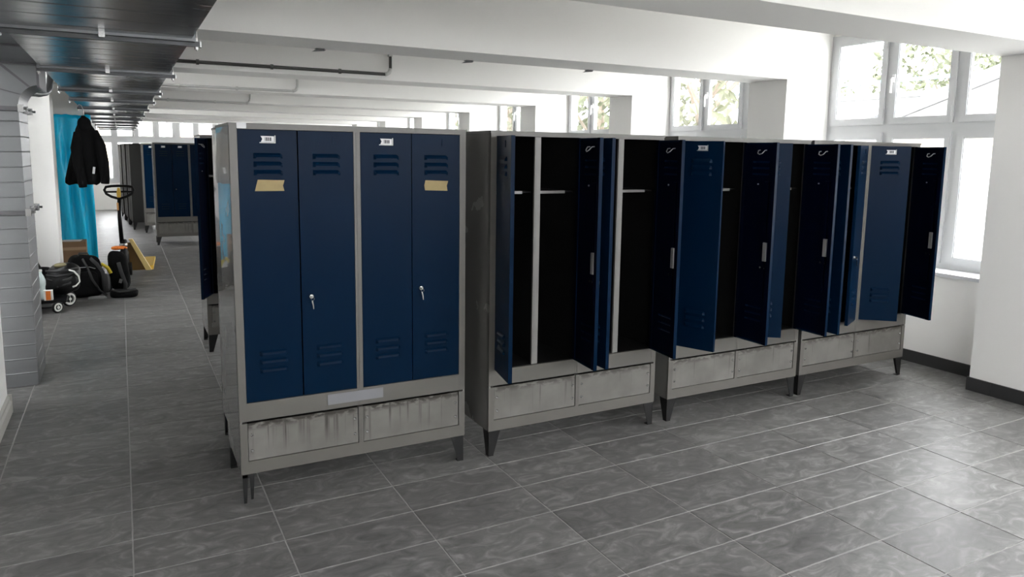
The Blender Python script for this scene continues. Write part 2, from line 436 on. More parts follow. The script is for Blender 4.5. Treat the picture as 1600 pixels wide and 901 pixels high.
# skirting tiles
bb = struct(empty('baseboard_right', (0, 0, 0)), 'dark grey tile skirting under the windows')
def skirt_run(parent, m, x, y0, y1, t=0.014, h=0.10, L=0.6, flip=-1):
    y = y0
    while y < y1 - 0.02:
        e = min(y + L, y1)
        obj('skirting_tile', MB().box(x, x + flip * t, y + 0.0015, e - 0.0015, 0.001, h), m, parent)
        y = e
def skirt_cross(parent, m, x0, x1, y, t=0.014, h=0.10, s=-1):
    obj('skirting_tile', MB().box(x0, x1, y, y + s * t, 0.001, h), m, parent)
for k in range(-1, 3):
    y = BEAM0 + k * PITCH_Y
    skirt_run(bb, SKIRT, PIER_X, y - 0.014, y + BEAM_W + 0.014, L=0.32)
    skirt_cross(bb, SKIRT, PIER_X, PARA_X, y + BEAM_W, s=1)
    skirt_cross(bb, SKIRT, PIER_X, PARA_X, y, s=-1)
    skirt_run(bb, SKIRT, PARA_X, y + BEAM_W + 0.014, y + PITCH_Y - 0.014)
bl = struct(empty('baseboard_left', (0, 0, 0)), 'painted profiled skirting on the white wall end')
obj('skirting_board', MB().prism([(XW_NEAR, 0), (XW_NEAR + 0.022, 0), (XW_NEAR + 0.022, 0.07), (XW_NEAR + 0.012, 0.085), (XW_NEAR + 0.012, 0.105), (XW_NEAR, 0.12)], 'y', -2.0, 2.44), SKIRTW, bl)
obj('skirting_board', MB().box(XW_NEAR - 0.35, XW_NEAR + 0.022, 2.42, 2.442, 0, 0.12), SKIRTW, bl)

# windows
def frame_ring(mb, y0, y1, z0, z1, w, x0, x1):
    mb.box(x0, x1, y0, y0 + w, z0, z1); mb.box(x0, x1, y1 - w, y1, z0, z1)
    mb.box(x0, x1, y0 + w, y1 - w, z0, z0 + w); mb.box(x0, x1, y0 + w, y1 - w, z1 - w, z1)
WCACHE = {}
def make_window(name, width, cols, loc, rz, label, sill_z=SILL_Z, sill_w=0.30, head_z=HEAD_Z):
    """local: y runs along the wall, x points out of the room, z from the sill"""
    key = (width, cols, sill_z)
    H = head_z - sill_z
    TR0, TR1 = (1.15, 1.235) if H > 1.9 else (H * 0.48, H * 0.48 + 0.085)   # transom
    if key not in WCACHE:
        d = {}
        fm = MB(); frame_ring(fm, 0, width, 0, H, 0.05, 0.0, 0.075)
        ws = [width * i / cols for i in range(cols + 1)]
        for y in ws[1:-1]: fm.box(0, 0.075, y - 0.03, y + 0.03, 0.05, H - 0.05)
        for a, b in zip(ws[:-1], ws[1:]): fm.box(0, 0.075, a + 0.03, b - 0.03, TR0, TR1)
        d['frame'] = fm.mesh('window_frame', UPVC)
        d['sash'] = []
        for q, (a, b) in enumerate(zip(ws[:-1], ws[1:])):
            y0 = a + (0.05 if q == 0 else 0.03); y1 = b - (0.05 if q == cols - 1 else 0.03)
            for z0, z1 in ((0.05, TR0), (TR1, H - 0.05)):
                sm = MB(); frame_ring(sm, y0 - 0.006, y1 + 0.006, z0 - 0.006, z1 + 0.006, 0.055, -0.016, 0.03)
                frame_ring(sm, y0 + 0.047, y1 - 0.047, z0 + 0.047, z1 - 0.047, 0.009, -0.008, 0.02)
                pm = MB().box(0.008, 0.014, y0 + 0.05, y1 - 0.05, z0 + 0.05, z1 - 0.05)
                hm = None
                if q == 1 or cols > 4:
                    hz = (z0 + z1) / 2
                    hm = MB().box(-0.028, -0.016, y1 - 0.036, y1 - 0.012, hz - 0.035, hz + 0.035)
                    hm.tube([(-0.022, y1 - 0.024, hz), (-0.05, y1 - 0.024, hz), (-0.056, y1 - 0.024, hz - 0.015), (-0.056, y1 - 0.024, hz - 0.13)], 0.010, 8)
                gm = MB().cyl((-0.02, y0 + 0.0, z0 + 0.05), (-0.02, y0 + 0.0, z0 + 0.13), 0.011, 8).cyl((-0.02, y0, z1 - 0.13), (-0.02, y0, z1 - 0.05), 0.011, 8)
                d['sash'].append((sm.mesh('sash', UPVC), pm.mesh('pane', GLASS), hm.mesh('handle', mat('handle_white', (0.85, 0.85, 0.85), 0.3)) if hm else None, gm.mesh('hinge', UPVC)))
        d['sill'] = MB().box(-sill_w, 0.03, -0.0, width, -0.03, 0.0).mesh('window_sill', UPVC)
        WCACHE[key] = d
    d = WCACHE[key]
    r = struct(empty(name, loc, rz), label)
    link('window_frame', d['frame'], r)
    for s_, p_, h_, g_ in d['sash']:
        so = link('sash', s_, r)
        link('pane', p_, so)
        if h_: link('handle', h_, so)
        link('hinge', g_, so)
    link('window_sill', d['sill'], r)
    return r
BW = PITCH_Y - BEAM_W
for n_, k in enumerate(BAYS):
    y = BEAM0 + k * PITCH_Y + BEAM_W
    lab = {0: 'tall white window nearest the camera beside the last locker', 1: 'white window above the third locker showing foliage', 2: 'small looking white window above the second locker'}.get(k, 'white window between wall piers')
    w_ = min(BW, Y1 - y)
    make_window('window_%d' % (n_ + 1), round(w_, 3), 3, (WIN_X, y, SILL_Z), 0, lab, sill_w=WIN_X - PARA_X + 0.03)
for q in range(3):
    make_window('window_%d' % (len(BAYS) + 1 + q), 2.14, 4, (-0.62 + (q + 1) * 2.14, Y1 + 0.05, SILL_Z), PI / 2, 'far white window in the end wall', sill_w=0.08)

for q, k in enumerate((2, 5)):  # unseen aisle windows, added and sized to brighten the left side
    y = BEAM0 + k * PITCH_Y + BEAM_W
    w_ = 1.25 if k == 2 else min(BW, Y1 - y)
    make_window('window_%d' % (len(BAYS) + 7 + q), round(w_, 3), 3, (XW_FAR - 0.06, y + w_, SILL_Z), PI, 'unseen white window added to light the aisle side of the room', sill_w=0.08)
for q in range(3):  # unseen high windows added to throw light on the beam faces
    make_window('window_%d' % (len(BAYS) + 4 + q), 2.14, 4, (-0.65 + q * 2.14, Y0 - 0.06, 1.50), -PI / 2, 'unseen high white window added behind the camera for light', sill_z=1.50, head_z=CEIL - 0.02, sill_w=0.08)

# ================================================================== LOCKERS
LW, LD, LH = 1.185, 0.50, 1.84
LEGH, PZ0, SEAM, DZ0, DZ1 = 0.15, 0.215, 0.41, 0.51, 1.813
PST = 0.035
CX0, CX1 = 0.577, 0.610               # centre post
DW = (CX0 - PST) / 2 - 0.0042          # door width
L = {}
def one(name, mb, m, smooth=False): L[name] = mb.mesh(name, m, smooth); return L[name]
t = 0.012
one('side_panel_a', MB().box(0, t, 0.002, LD, LEGH, LH - 0.004), SIDE)
one('side_panel_b', MB().box(LW - t, LW, 0.002, LD, LEGH, LH - 0.004), SIDE)
one('side_shade_a', MB().box(t, t + 0.003, 0.02, LD - t, DZ0 - 0.01, LH - 0.02), SHADEIN)  # thin side and back sheets added to carry the painted shade
one('side_shade_b', MB().box(LW - t - 0.003, LW - t, 0.02, LD - t, DZ0 - 0.01, LH - 0.02), SHADEIN)
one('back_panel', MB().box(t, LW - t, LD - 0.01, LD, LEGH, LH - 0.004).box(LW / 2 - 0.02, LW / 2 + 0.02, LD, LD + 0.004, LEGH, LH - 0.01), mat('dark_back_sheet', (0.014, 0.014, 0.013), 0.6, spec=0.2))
one('back_shade', MB().box(t, LW - t, LD - 0.013, LD - 0.01, DZ0 - 0.01, LH - 0.02), SHADEIN)
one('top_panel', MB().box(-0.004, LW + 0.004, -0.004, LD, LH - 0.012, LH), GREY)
one('floor_panel', MB().box(t, LW - t, 0.02, LD - t, DZ0 - 0.014, DZ0 - 0.004), SHADEIN)
one('top_rail', MB().box(0, LW, 0, 0.02, DZ1, LH - 0.012), GREY)
one('post_a', MB().box(0, PST, 0, 0.03, SEAM + 0.006, DZ1), GREY)
one('post_c', MB().box(CX0, CX1, 0.0, 0.03, SEAM + 0.006, DZ1).box(CX0 + 0.013, CX1 - 0.013, -0.002, 0.01, SEAM + 0.008, DZ1 - 0.004), GREY)
one('post_b', MB().box(LW - PST, LW, 0, 0.03, SEAM + 0.006, DZ1), GREY)
one('door_sill_rail', MB().box(PST, CX0, 0.001, 0.02, SEAM + 0.006, DZ0 - 0.004).box(CX1, LW - PST, 0.001, 0.02, SEAM + 0.006, DZ0 - 0.004), GREY)
one('bottom_rail', MB().box(0, LW, 0, 0.02, LEGH, PZ0 - 0.002), GREY)
one('stile_a', MB().box(0, PST, 0, 0.02, PZ0 - 0.002, SEAM - 0.004), GREY)
one('stile_b', MB().box(LW - PST, LW, 0, 0.02, PZ0 - 0.002, SEAM - 0.004), GREY)
one('stile_c', MB().box(CX0 + 0.006, CX1 - 0.002, 0, 0.02, PZ0 - 0.002, SEAM - 0.004), GREY)
for q, (a, b) in enumerate(((PST + 0.003, CX0 + 0.003), (CX1 + 0.001, LW - PST - 0.003))):
    pm = MB().box(a, b, 0.004, 0.012, PZ0 + 0.001, SEAM - 0.006)
    L['plinth_panel_%d_1' % q] = pm.mesh('plinth_panel', PL1)
    L['plinth_panel_%d_2' % q] = pm.mesh('plinth_panel', PL2)
one('screw', MB().lathe([(0.0075, 0), (0.0075, 0.003), (0.005, 0.006)], 8), CHROME)
SCREWS = [[(PST + 0.02, 0.265), (PST + 0.02, 0.345), (CX0 - 0.014, 0.265), (CX0 - 0.014, 0.345)], [(CX1 + 0.018, 0.265), (CX1 + 0.018, 0.345), (LW - PST - 0.02, 0.265), (LW - PST - 0.02, 0.345)]]
one('divider', MB().box(CX0 + 0.008, CX1 - 0.008, 0.03, LD - t, DZ0 - 0.01, LH - 0.014), SHADEIN)
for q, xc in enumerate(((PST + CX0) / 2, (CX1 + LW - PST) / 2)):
    one('partition_%d' % q, MB().box(xc - 0.006, xc + 0.006, 0.036, LD - t, DZ0 - 0.01, LH - 0.014), SHADEIN)
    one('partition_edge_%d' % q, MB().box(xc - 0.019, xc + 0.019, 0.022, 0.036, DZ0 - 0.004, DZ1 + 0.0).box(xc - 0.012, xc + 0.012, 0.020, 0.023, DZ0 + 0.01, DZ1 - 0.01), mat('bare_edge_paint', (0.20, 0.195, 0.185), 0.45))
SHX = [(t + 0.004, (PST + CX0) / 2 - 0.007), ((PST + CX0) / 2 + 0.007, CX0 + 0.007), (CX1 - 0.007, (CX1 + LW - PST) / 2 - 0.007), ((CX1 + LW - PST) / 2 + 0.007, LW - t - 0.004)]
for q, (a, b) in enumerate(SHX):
    one('shelf_%d' % q, MB().box(a, b, 0.085, LD - t - 0.004, 1.498, 1.506), SHADEIN)
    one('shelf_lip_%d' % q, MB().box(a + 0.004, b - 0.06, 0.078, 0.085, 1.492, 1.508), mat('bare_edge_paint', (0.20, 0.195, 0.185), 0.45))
def leg_mesh(sx, sy):
    """angle-iron foot: two tapering flanges; sx, sy say which way the flanges run"""
    m = MB(); th = 0.004
    a = [(0, 0), (0.075 * sx, 0), (0.032 * sx, -LEGH), (0, -LEGH)]
    m.prism(a, 'y', 0, th * sy)
    m.prism([(0, 0), (0.075 * sy, 0), (0.032 * sy, -LEGH), (0, -LEGH)], 'x', 0, th * sx)
    m.box(0, 0.034 * sx, 0, 0.034 * sy, -LEGH, -LEGH + 0.004)
    return m.mesh('leg', LEG)
LEGS = [((0.004, 0.006, LEGH), leg_mesh(1, 1)), ((LW - 0.004, 0.006, LEGH), leg_mesh(-1, 1)), ((0.004, LD - 0.006, LEGH), leg_mesh(1, -1)), ((LW - 0.004, LD - 0.006, LEGH), leg_mesh(-1, -1))]
bent = MB().prism([(0, 0), (0.026, 0), (0.018, -LEGH), (0.004, -LEGH)], 'y', 0, 0.004).prism([(0.034, 0), (0.058, 0), (0.05, -LEGH + 0.012), (0.038, -LEGH + 0.012)], 'y', 0.008, 0.013).box(0.0, 0.055, 0.0, 0.013, -0.02, 0)
L['bent_leg'] = bent.mesh('leg', LEG)

LZ_TOP = [1.687, 1.648, 1.609]
LZ_BOT = [0.742, 0.700, 0.657]
def door_meshes(s):
    """s=+1: hinge on the left, door runs to +x; s=-1 mirrored. Outer face at y=0, looking to -y."""
    d = {}
    x0, x1 = 0.001, DW
    lx0, lx1 = DW / 2 - 0.064, DW / 2 + 0.064
    holes = sorted([(z - 0.005, z + 0.005) for z in LZ_TOP + LZ_BOT])
    m = MB()
    th = 0.0015
    def bx(a, b, y0, y1, z0, z1): m.box(s * a, s * b, y0, y1, z0, z1)
    bx(x0, lx0, 0, th, DZ0, DZ1 - 0.003); bx(lx1, x1, 0, th, DZ0, DZ1 - 0.003)
    z = DZ0
    for a, b in holes:
        bx(lx0, lx1, 0, th, z, a); z = b
    bx(lx0, lx1, 0, th, z, DZ1 - 0.003)
    d['skin'] = m.mesh('door', BLUE)
    m = MB()                               # folded edges
    e = 0.020
    bx(x0, x0 + th, th, e, DZ0, DZ1 - 0.003); bx(x1 - th, x1, th, e, DZ0, DZ1 - 0.003)
    bx(x0, x1, th, e, DZ0, DZ0 + th); bx(x0, x1, th, e, DZ1 - 0.003 - th, DZ1 - 0.003)
    d['edge'] = m.mesh('folded_edge', BLUE)
    m = MB()                               # inside: returns and stiffener
    ih = [(z - 0.006, z + 0.006) for z in LZ_TOP + LZ_BOT]
    bx(x0, x0 + 0.024, e, e + th, DZ0, DZ1 - 0.003); bx(x1 - 0.030, x1, e, e + th, DZ0, DZ1 - 0.003)
    bx(x0 + th, lx0 - 0.004, th, th + 0.001, DZ0 + 0.01, DZ1 - 0.015); bx(lx1 + 0.004, x1 - th, th, th + 0.001, DZ0 + 0.01, DZ1 - 0.015)
    z = DZ0 + 0.01
    for a, b in sorted(ih):
        bx(lx0 - 0.004, lx1 + 0.004, th, th + 0.001, z, a); z = b
    bx(lx0 - 0.004, lx1 + 0.004, th, th + 0.001, z, DZ1 - 0.015)
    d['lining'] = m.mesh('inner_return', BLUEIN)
    m = MB(); bx(DW * 0.66, DW * 0.66 + 0.035, th, 0.014, DZ0 + 0.30, DZ1 - 0.25)
    d['stiff'] = m.mesh('stiffener', BLUEIN)
    # louvre: pressed hood, closed above, open below
    lm = MB()
    hw, hh, dp = 0.0665, 0.017, 0.011
    nseg = 12
    prof = [(-hw, 0), (-hw + 0.012, 1), (hw - 0.012, 1), (hw, 0)]
    rows = [(hh, 0.0, 0.0), (hh * 0.45, 0.65, 0.5), (-0.002, 1.0, 1.0), (-0.008, 1.0, 1.0)]
    pts = []; fs = []
    for zz, dep, _ in rows:
        for xx, on in prof: pts.append((xx, -dp * dep * on - 0.0003, zz))
    for r_ in range(3):
        for c_ in range(3):
            i = r_ * 4 + c_; fs.append((i, i + 1, i + 5, i + 4))
    lm.add(pts, fs)
    d['louvre'] = lm.mesh('louvre', BLUE)
    # lock, key, plate, hook, label
    kx = s * (DW - 0.045)
    m = MB().tube([(kx, 0.0, 1.008), (kx, -0.010, 1.008)], [0.0125, 0.0105], 14); d['lock'] = m.mesh('lock', CHROME)
    m = MB().ring((kx + 0.002, -0.022, 0.998), 0.008, 0.0012, 'y', 14, 6)
    m.box(kx - 0.004, kx + 0.004, -0.024, -0.010, 1.002, 1.014)
    m.prism([(kx - 0.004, 0.988), (kx + 0.003, 0.989), (kx + 0.007, 0.968), (kx + 0.008, 0.948), (kx + 0.004, 0.946), (kx + 0.001, 0.968)], 'y', -0.024, -0.020)
    d['key'] = m.mesh('key', CHROME)
    m = MB(); bx(DW - 0.062, DW - 0.036, 0.012, 0.026, 1.055, 1.175); d['plate'] = m.mesh('lock_case', STEEL)
    m = MB().tube([(s * (DW - 0.075), 0.004, 1.012), (s * (DW - 0.075), 0.026, 1.012)], 0.007, 8).tube([(s * (DW - 0.045), 0.004, 1.010), (s * (DW - 0.045), 0.022, 1.010)], 0.005, 8)
    d['bolt'] = m.mesh('lock_bolt', CHROME)
    hx = s * DW * 0.55
    m = MB().tube([(hx - 0.026, 0.003, 1.762), (hx - 0.026, 0.02, 1.760), (hx - 0.018, 0.034, 1.742), (hx, 0.038, 1.735), (hx + 0.018, 0.034, 1.742), (hx + 0.026, 0.02, 1.760), (hx + 0.026, 0.003, 1.762)], 0.0032, 6)
    d['hook'] = m.mesh('coat_hook', STEEL)
    m = MB().cyl((s * DW * 0.45, 0.002, 1.545), (s * DW * 0.45, 0.008, 1.545), 0.005, 8); d['stud'] = m.mesh('rivet', STEEL)
    lx = s * DW * 0.5
    d['label'] = MB().prism([(lx - 0.030, 1.755), (lx + 0.030, 1.755), (lx + 0.030, 1.782), (lx - 0.031, 1.783), (lx - 0.023, 1.769)], 'y', -0.002, -0.0004).mesh('number_card', PAPER)
    m = MB()
    for dx, w_ in ((-0.012, 0.003), (-0.006, 0.006), (0.003, 0.005), (0.011, 0.006)): m.box(lx + dx, lx + dx + w_, -0.0026, -0.002, 1.760, 1.777)
    d['digits'] = m.mesh('card_print', INK)
    m = MB().box(lx - 0.036, lx + 0.036, -0.0022, -0.0002, 1.750, 1.754).box(lx + 0.032, lx + 0.036, -0.004, -0.0002, 1.750, 1.786)
    d['holder'] = m.mesh('card_holder', STEEL)
    d['holder_blue'] = m.mesh('card_holder', BLUE)
    return d
DOORS = {1: door_meshes(1), -1: door_meshes(-1)}
HINGE = [(PST + 0.001, 1), (CX0 - 0.001, -1), (CX1 + 0.001, 1), (LW - PST - 0.001, -1)]
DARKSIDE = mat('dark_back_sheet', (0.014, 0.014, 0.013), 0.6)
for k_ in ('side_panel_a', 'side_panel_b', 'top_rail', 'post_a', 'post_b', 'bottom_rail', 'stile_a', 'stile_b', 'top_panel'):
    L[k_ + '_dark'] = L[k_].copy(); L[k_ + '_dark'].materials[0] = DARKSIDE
def make_locker(label, loc, rz=0.0, dark=False, angles=(0, 0, 0, 0), group=None, dirt=2, detail=2, bent_leg=False, cards=(True, False, True, False), keys=(False, True, False, True)):
    r = thing('locker', label, 'locker', loc, rz, group)
    P = lambda n, k, par=r, **kw: link(n, L[k], par, **kw)
    for n, k in (('side_panel', 'side_panel_a'), ('side_panel', 'side_panel_b'), ('back_panel', 'back_panel'), ('top_panel', 'top_panel'), ('top_rail', 'top_rail'),
                 ('post', 'post_a'), ('post', 'post_c'), ('post', 'post_b'), ('door_sill_rail', 'door_sill_rail'), ('bottom_rail', 'bottom_rail'),
                 ('stile', 'stile_a'), ('stile', 'stile_b'), ('stile', 'stile_c')):
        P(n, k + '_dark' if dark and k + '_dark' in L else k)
    if any(angles):
        for n, k in (('inner_shade', 'side_shade_a'), ('inner_shade', 'side_shade_b'), ('inner_shade', 'back_shade'), ('floor_panel', 'floor_panel'), ('divider', 'divider')): P(n, k)
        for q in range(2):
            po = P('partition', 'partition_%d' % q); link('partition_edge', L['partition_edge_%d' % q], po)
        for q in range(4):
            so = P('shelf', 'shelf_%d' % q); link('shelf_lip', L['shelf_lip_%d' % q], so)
    for q in range(2):
        po = P('plinth_panel', 'plinth_panel_%d_%d' % (q, dirt))
        if detail == 2:
            for x, z in SCREWS[q]: link('screw', L['screw'], po, (x, 0.004, z), (PI / 2, 0, 0))
    for q, (lo, me) in enumerate(LEGS):
        link('leg', L['bent_leg'] if (bent_leg and q == 0) else me, r, lo)
    for q, (hx, s) in enumerate(HINGE):
        d = DOORS[s]
        a = math.radians(angles[q])
        do = link('door', d['skin'], r, (hx, 0.0005, 0), (0, 0, -s * a))
        link('folded_edge', d['edge'], do)
        if angles[q]:
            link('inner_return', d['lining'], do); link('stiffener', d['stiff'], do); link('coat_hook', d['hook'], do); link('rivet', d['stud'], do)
            if s < 0: link('lock_case', d['plate'], do); link('lock_bolt', d['bolt'], do)
        if detail == 2:
            for z in LZ_TOP + LZ_BOT: link('louvre', d['louvre'], do, (s * DW / 2, 0, z))
            if s < 0:
                link('lock', d['lock'], do)
                if keys[q]: link('key', d['key'], do)
        elif detail == 1:
            if s < 0: link('lock', d['lock'], do)
        if cards[q]:
            co = link('number_card', d['label'], do); co['label'] = 'white number card'
            if detail == 2: link('card_print', d['digits'], do)
            link('card_holder', d['holder'], do)
        elif detail == 2: link('card_holder', d['holder_blue'], do)
    return r
G1 = 'four-door lockers of the front row'
L1 = make_locker('front locker with all four navy doors closed and two yellow tape labels', (0.480, 0.430, 0), 0, group=G1, dirt=1, bent_leg=True)
d0, d3 = [o for o in L1.children if o.name.startswith('door')and not o.name.startswith('door_')][0], [o for o in L1.children if o.name.startswith('door') and not o.name.startswith('door_')][3]
def tape(door, pts):
    o = obj('tape_label', MB().prism(pts, 'y', -0.0016, -0.0002), TAPE, door); o['label'] = 'strip of yellow masking tape'
tape(d0, [(0.070, 1.527), (0.204, 1.527), (0.198, 1.552), (0.206, 1.578), (0.084, 1.580)])
tape(d3, [(-0.196, 1.522), (-0.070, 1.518), (-0.074, 1.545), (-0.066, 1.570), (-0.194, 1.574), (-0.200, 1.548)])
o = obj('sticker', MB().box(0.425, 0.715, -0.0032, -0.0021, 0.441, 0.495), STICK, L1); o['label'] = 'pale paper strip stuck across the rail'
o = obj('sticker', MB().box(0.034, 0.076, -0.0055, -0.0042, 1.815, 1.842), PAPER, L1); o['label'] = 'small white sticker'

make_locker('second locker of the front row, doors swung wide open on compartments darkened as shade', (1.805, 0.412, 0), 0, False, (101, 84, 91, 84), G1, cards=(False, False, False, False))
make_locker('third locker of the front row, first door ajar hiding its left half', (3.095, 0.406, 0), 0, False, (67, 92, 38, 90), G1)
make_locker('last locker of the front row, under the tall window, end door sticking out', (4.312, 0.404, 0), 0, False, (90, 26, 41, 78), G1)
# the row standing back to back with it
GB = 'lockers standing back to back behind the front row'
for q, (x, y) in enumerate(((0.512, 1.447), (1.83, 1.425), (3.11, 1.42), (4.33, 1.42))):
    make_locker('grey locker back to back behind the front locker' if q == 0 else ['', 'grey locker backing on to the second locker, only its feet in view', 'grey locker backing on to the third locker, only its feet in view', 'grey locker backing on to the last locker, only its feet in view'][q], (x + LW, y, 0), PI, group=GB if q else None, detail=0, cards=(False,) * 4)
make_locker('single locker behind the front row with a navy door swung out into the aisle', (0.625, 3.43, 0), 0.0, False, (112, 0, 0, 0))
make_locker('distant navy locker facing the camera at the end of the aisle', (0.55, 11.45, 0), 0.0, detail=1, cards=(True, True, True, True))
make_locker('distant dark locker half hidden left behind the facing navy locker', (0.42, 13.75, 0), 0.0, detail=1, cards=(True, True, False, False))
GF = 'far lockers in a line towards the end windows'
for q in range(3):
    y = 14.55 + q * 1.24; x = 0.71 - q * 0.08
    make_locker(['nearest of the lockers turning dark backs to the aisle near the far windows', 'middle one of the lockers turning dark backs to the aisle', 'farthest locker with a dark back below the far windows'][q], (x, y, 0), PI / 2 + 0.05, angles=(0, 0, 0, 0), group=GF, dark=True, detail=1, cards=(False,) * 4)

# ================================================================== DUCTS AND PIPES
DX0, DX1, DB, DTOP = -0.40, 0.375, 2.25, 2.43
RAILS = [-1.05, 0.86, 2.70, 4.62, 6.12, 7.95, 9.85, 11.75, 13.65, 15.55, 17.45, 19.3]
duct = thing('ventilation_duct', 'long flat galvanised ventilation duct hung under the ceiling beams', 'duct', (0, 0, DB))
yy = [-3.0] + RAILS + [19.9]
for a, b in zip(yy[:-1], yy[1:]):
    m = MB(); n = max(2, int((b - a) / 0.24))
    # shallow cross beads pressed into the sheet
    prof = []
    for k in range(n):
        y_ = a + (b - a) * k / n; w_ = (b - a) / n
        prof += [(y_ + 0.004, 0.0), (y_ + w_ * 0.40, 0.0), (y_ + w_ * 0.45, -0.0012), (y_ + w_ * 0.50, 0.0)]
    prof += [(b - 0.004, 0.0)]
    outl = prof + [(b - 0.004, DTOP - DB), (a + 0.004, DTOP - DB)]
    m.prism(outl, 'x', DX0, DX1)
    obj('duct_section', m, GALV, duct)
for y_ in yy[1:-1]:
    fl = obj('flange', MB().box(DX0 - 0.018, DX1 + 0.018, y_ - 0.045, y_ - 0.015, -0.012, DTOP - DB + 0.01), mat('flange_steel', (0.15, 0.155, 0.16), 0.4, 1.0), duct)
    m = MB().box(-0.022, 0.004, y_ - 0.052, y_ - 0.008, -0.024, 0.002)
    obj('cleat', m, CHROME, fl)
    rl = obj('support_rail', MB().box(DX0 - 0.022, DX1 + 0.040, y_, y_ + 0.030, -0.030, -0.006), mat('rail_steel', (0.085, 0.087, 0.09), 0.45, 1.0), duct)
    for x_ in (DX0 - 0.012, DX1 + 0.026):
        obj('threaded_rod', MB().cyl((x_, y_ + 0.015, -0.05), (x_, y_ + 0.015, CEIL - DB), 0.005, 8).cyl((x_, y_ + 0.015, -0.042), (x_, y_ + 0.015, -0.031), 0.011, 6).cyl((x_, y_ + 0.015, -0.005), (x_, y_ + 0.015, 0.012), 0.012, 6), CHROME, rl)
    obj('end_cap', MB().box(DX1 + 0.040, DX1 + 0.046, y_ - 0.002, y_ + 0.032, -0.032, -0.004), CHROME, rl)

riser = thing('duct_riser', 'upright galvanised duct with clamped joints standing at the left edge', 'duct', (-0.57, 3.01, 0))
RW, RD = 0.56, 0.55
def ribbed(z0, z1, step=0.105):
    m = MB(); z = z0; outl = []
    while z < z1 - 0.001:
        e = min(z + step, z1)
        outl += [(0.0, z), (0.0, e - 0.014), (0.002, e - 0.009), (0.0, e - 0.004)]
        z = e
    pts_r = [(p[0], p[1]) for p in outl] + [(0.0, z1)]
    # ribs run round the front and right side
    b = [(-RW - 0, z0)]
    m.prism([(-p[0], p[1]) for p in pts_r] + [(RD, z1), (RD, z0)], 'x', -RW, -0.002)
    m.prism([(p[0], p[1]) for p in pts_r] + [(-0.01, z1), (-0.01, z0)], 'y', 0.001, RD - 0.001)
    return m
JZ = [0.003, 1.262, 1.985]
for a, b in zip(JZ[:-1], JZ[1:]): obj('duct_section', ribbed(a + (0.0 if a < 0.1 else 0.012), b - 0.012), GALVV, riser)
for z in JZ[1:]:
    fo = obj('flange', MB().box(-RW - 0.015, 0.016, -0.016, RD + 0.016, z - 0.012, z + 0.012), mat('flange_dark', (0.12, 0.12, 0.125), 0.4, 0.9), riser)
    for x_, y_ in ((0.010, -0.010), (0.010, RD * 0.5), (0.012, RD + 0.004), (-0.2, -0.012)):
        m = MB().box(x_ - 0.012, x_ + 0.022, y_ - 0.012, y_ + 0.012, z - 0.026, z + 0.026).cyl((x_ + 0.018, y_, z), (x_ + 0.042, y_, z), 0.009, 8)
        obj('clamp', m, CHROME, fo)
# elbow bending right into the main duct
m = MB(); n = 14
inner, outer = [], []
for k in range(n + 1):
    a = PI - (PI / 2) * k / n
    inner.append((0.13 + 0.13 * math.cos(a), 1.997 + 0.150 * math.sin(a)))
    outer.append((0.13 + (RW + 0.13) * math.cos(a), 1.997 + 0.40 * math.sin(a)))
m.prism(inner + outer[::-1], 'y', 0.0, RD)
obj('elbow', m, GALVV, riser)
m = MB()
for k, (p, q) in enumerate(zip(inner, outer)):
    if k in (5, 10): m.prism([(p[0] - 0.008, p[1]), (p[0] + 0.008, p[1] + 0.004), (q[0] + 0.012, q[1]), (q[0] - 0.012, q[1] - 0.004)], 'y', -0.006, 0.0)
obj('elbow_seam', m, mat('flange_dark', (0.12, 0.12, 0.125), 0.4, 0.9), riser)
obj('collar', MB().box(0.120, 0.135, -0.014, RD + 0.014, 2.135, 2.41), mat('flange_dark', (0.12, 0.12, 0.125), 0.4, 0.9), riser)
for q, pth in enumerate(([(-0.88, 3.7, 2.40), (-0.72, 3.9, 2.27), (-0.60, 4.1, 2.17), (-0.49, 4.4, 2.20), (-0.47, 4.6, 2.38)],)):
    pv = [Vector(p) for p in pth]; fine = []
    for k in range(len(pv) - 1):
        a, b, c_, d_ = pv[max(k - 1, 0)], pv[k], pv[k + 1], pv[min(k + 2, len(pv) - 1)]
        for u in range(6):
            w_ = u / 6
            fine.append(0.5 * ((2 * b) + (c_ - a) * w_ + (2 * a - 5 * b + 4 * c_ - d_) * w_ * w_ + (3 * b - a - 3 * c_ + d_) * w_ ** 3))
    fine.append(pv[-1])
    r_ = [0.028 + (0.004 if k % 2 else 0) for k in range(len(fine))]
    tag(obj('flexible_hose', MB().tube(fine, r_, 10), mat('grey_hose', (0.16, 0.165, 0.17), 0.4, 0.5), smooth=True), ['grey flexible hose looping down beside the duct elbow', 'grey flexible hose curving along the near left edge of the duct'][q], 'hose')

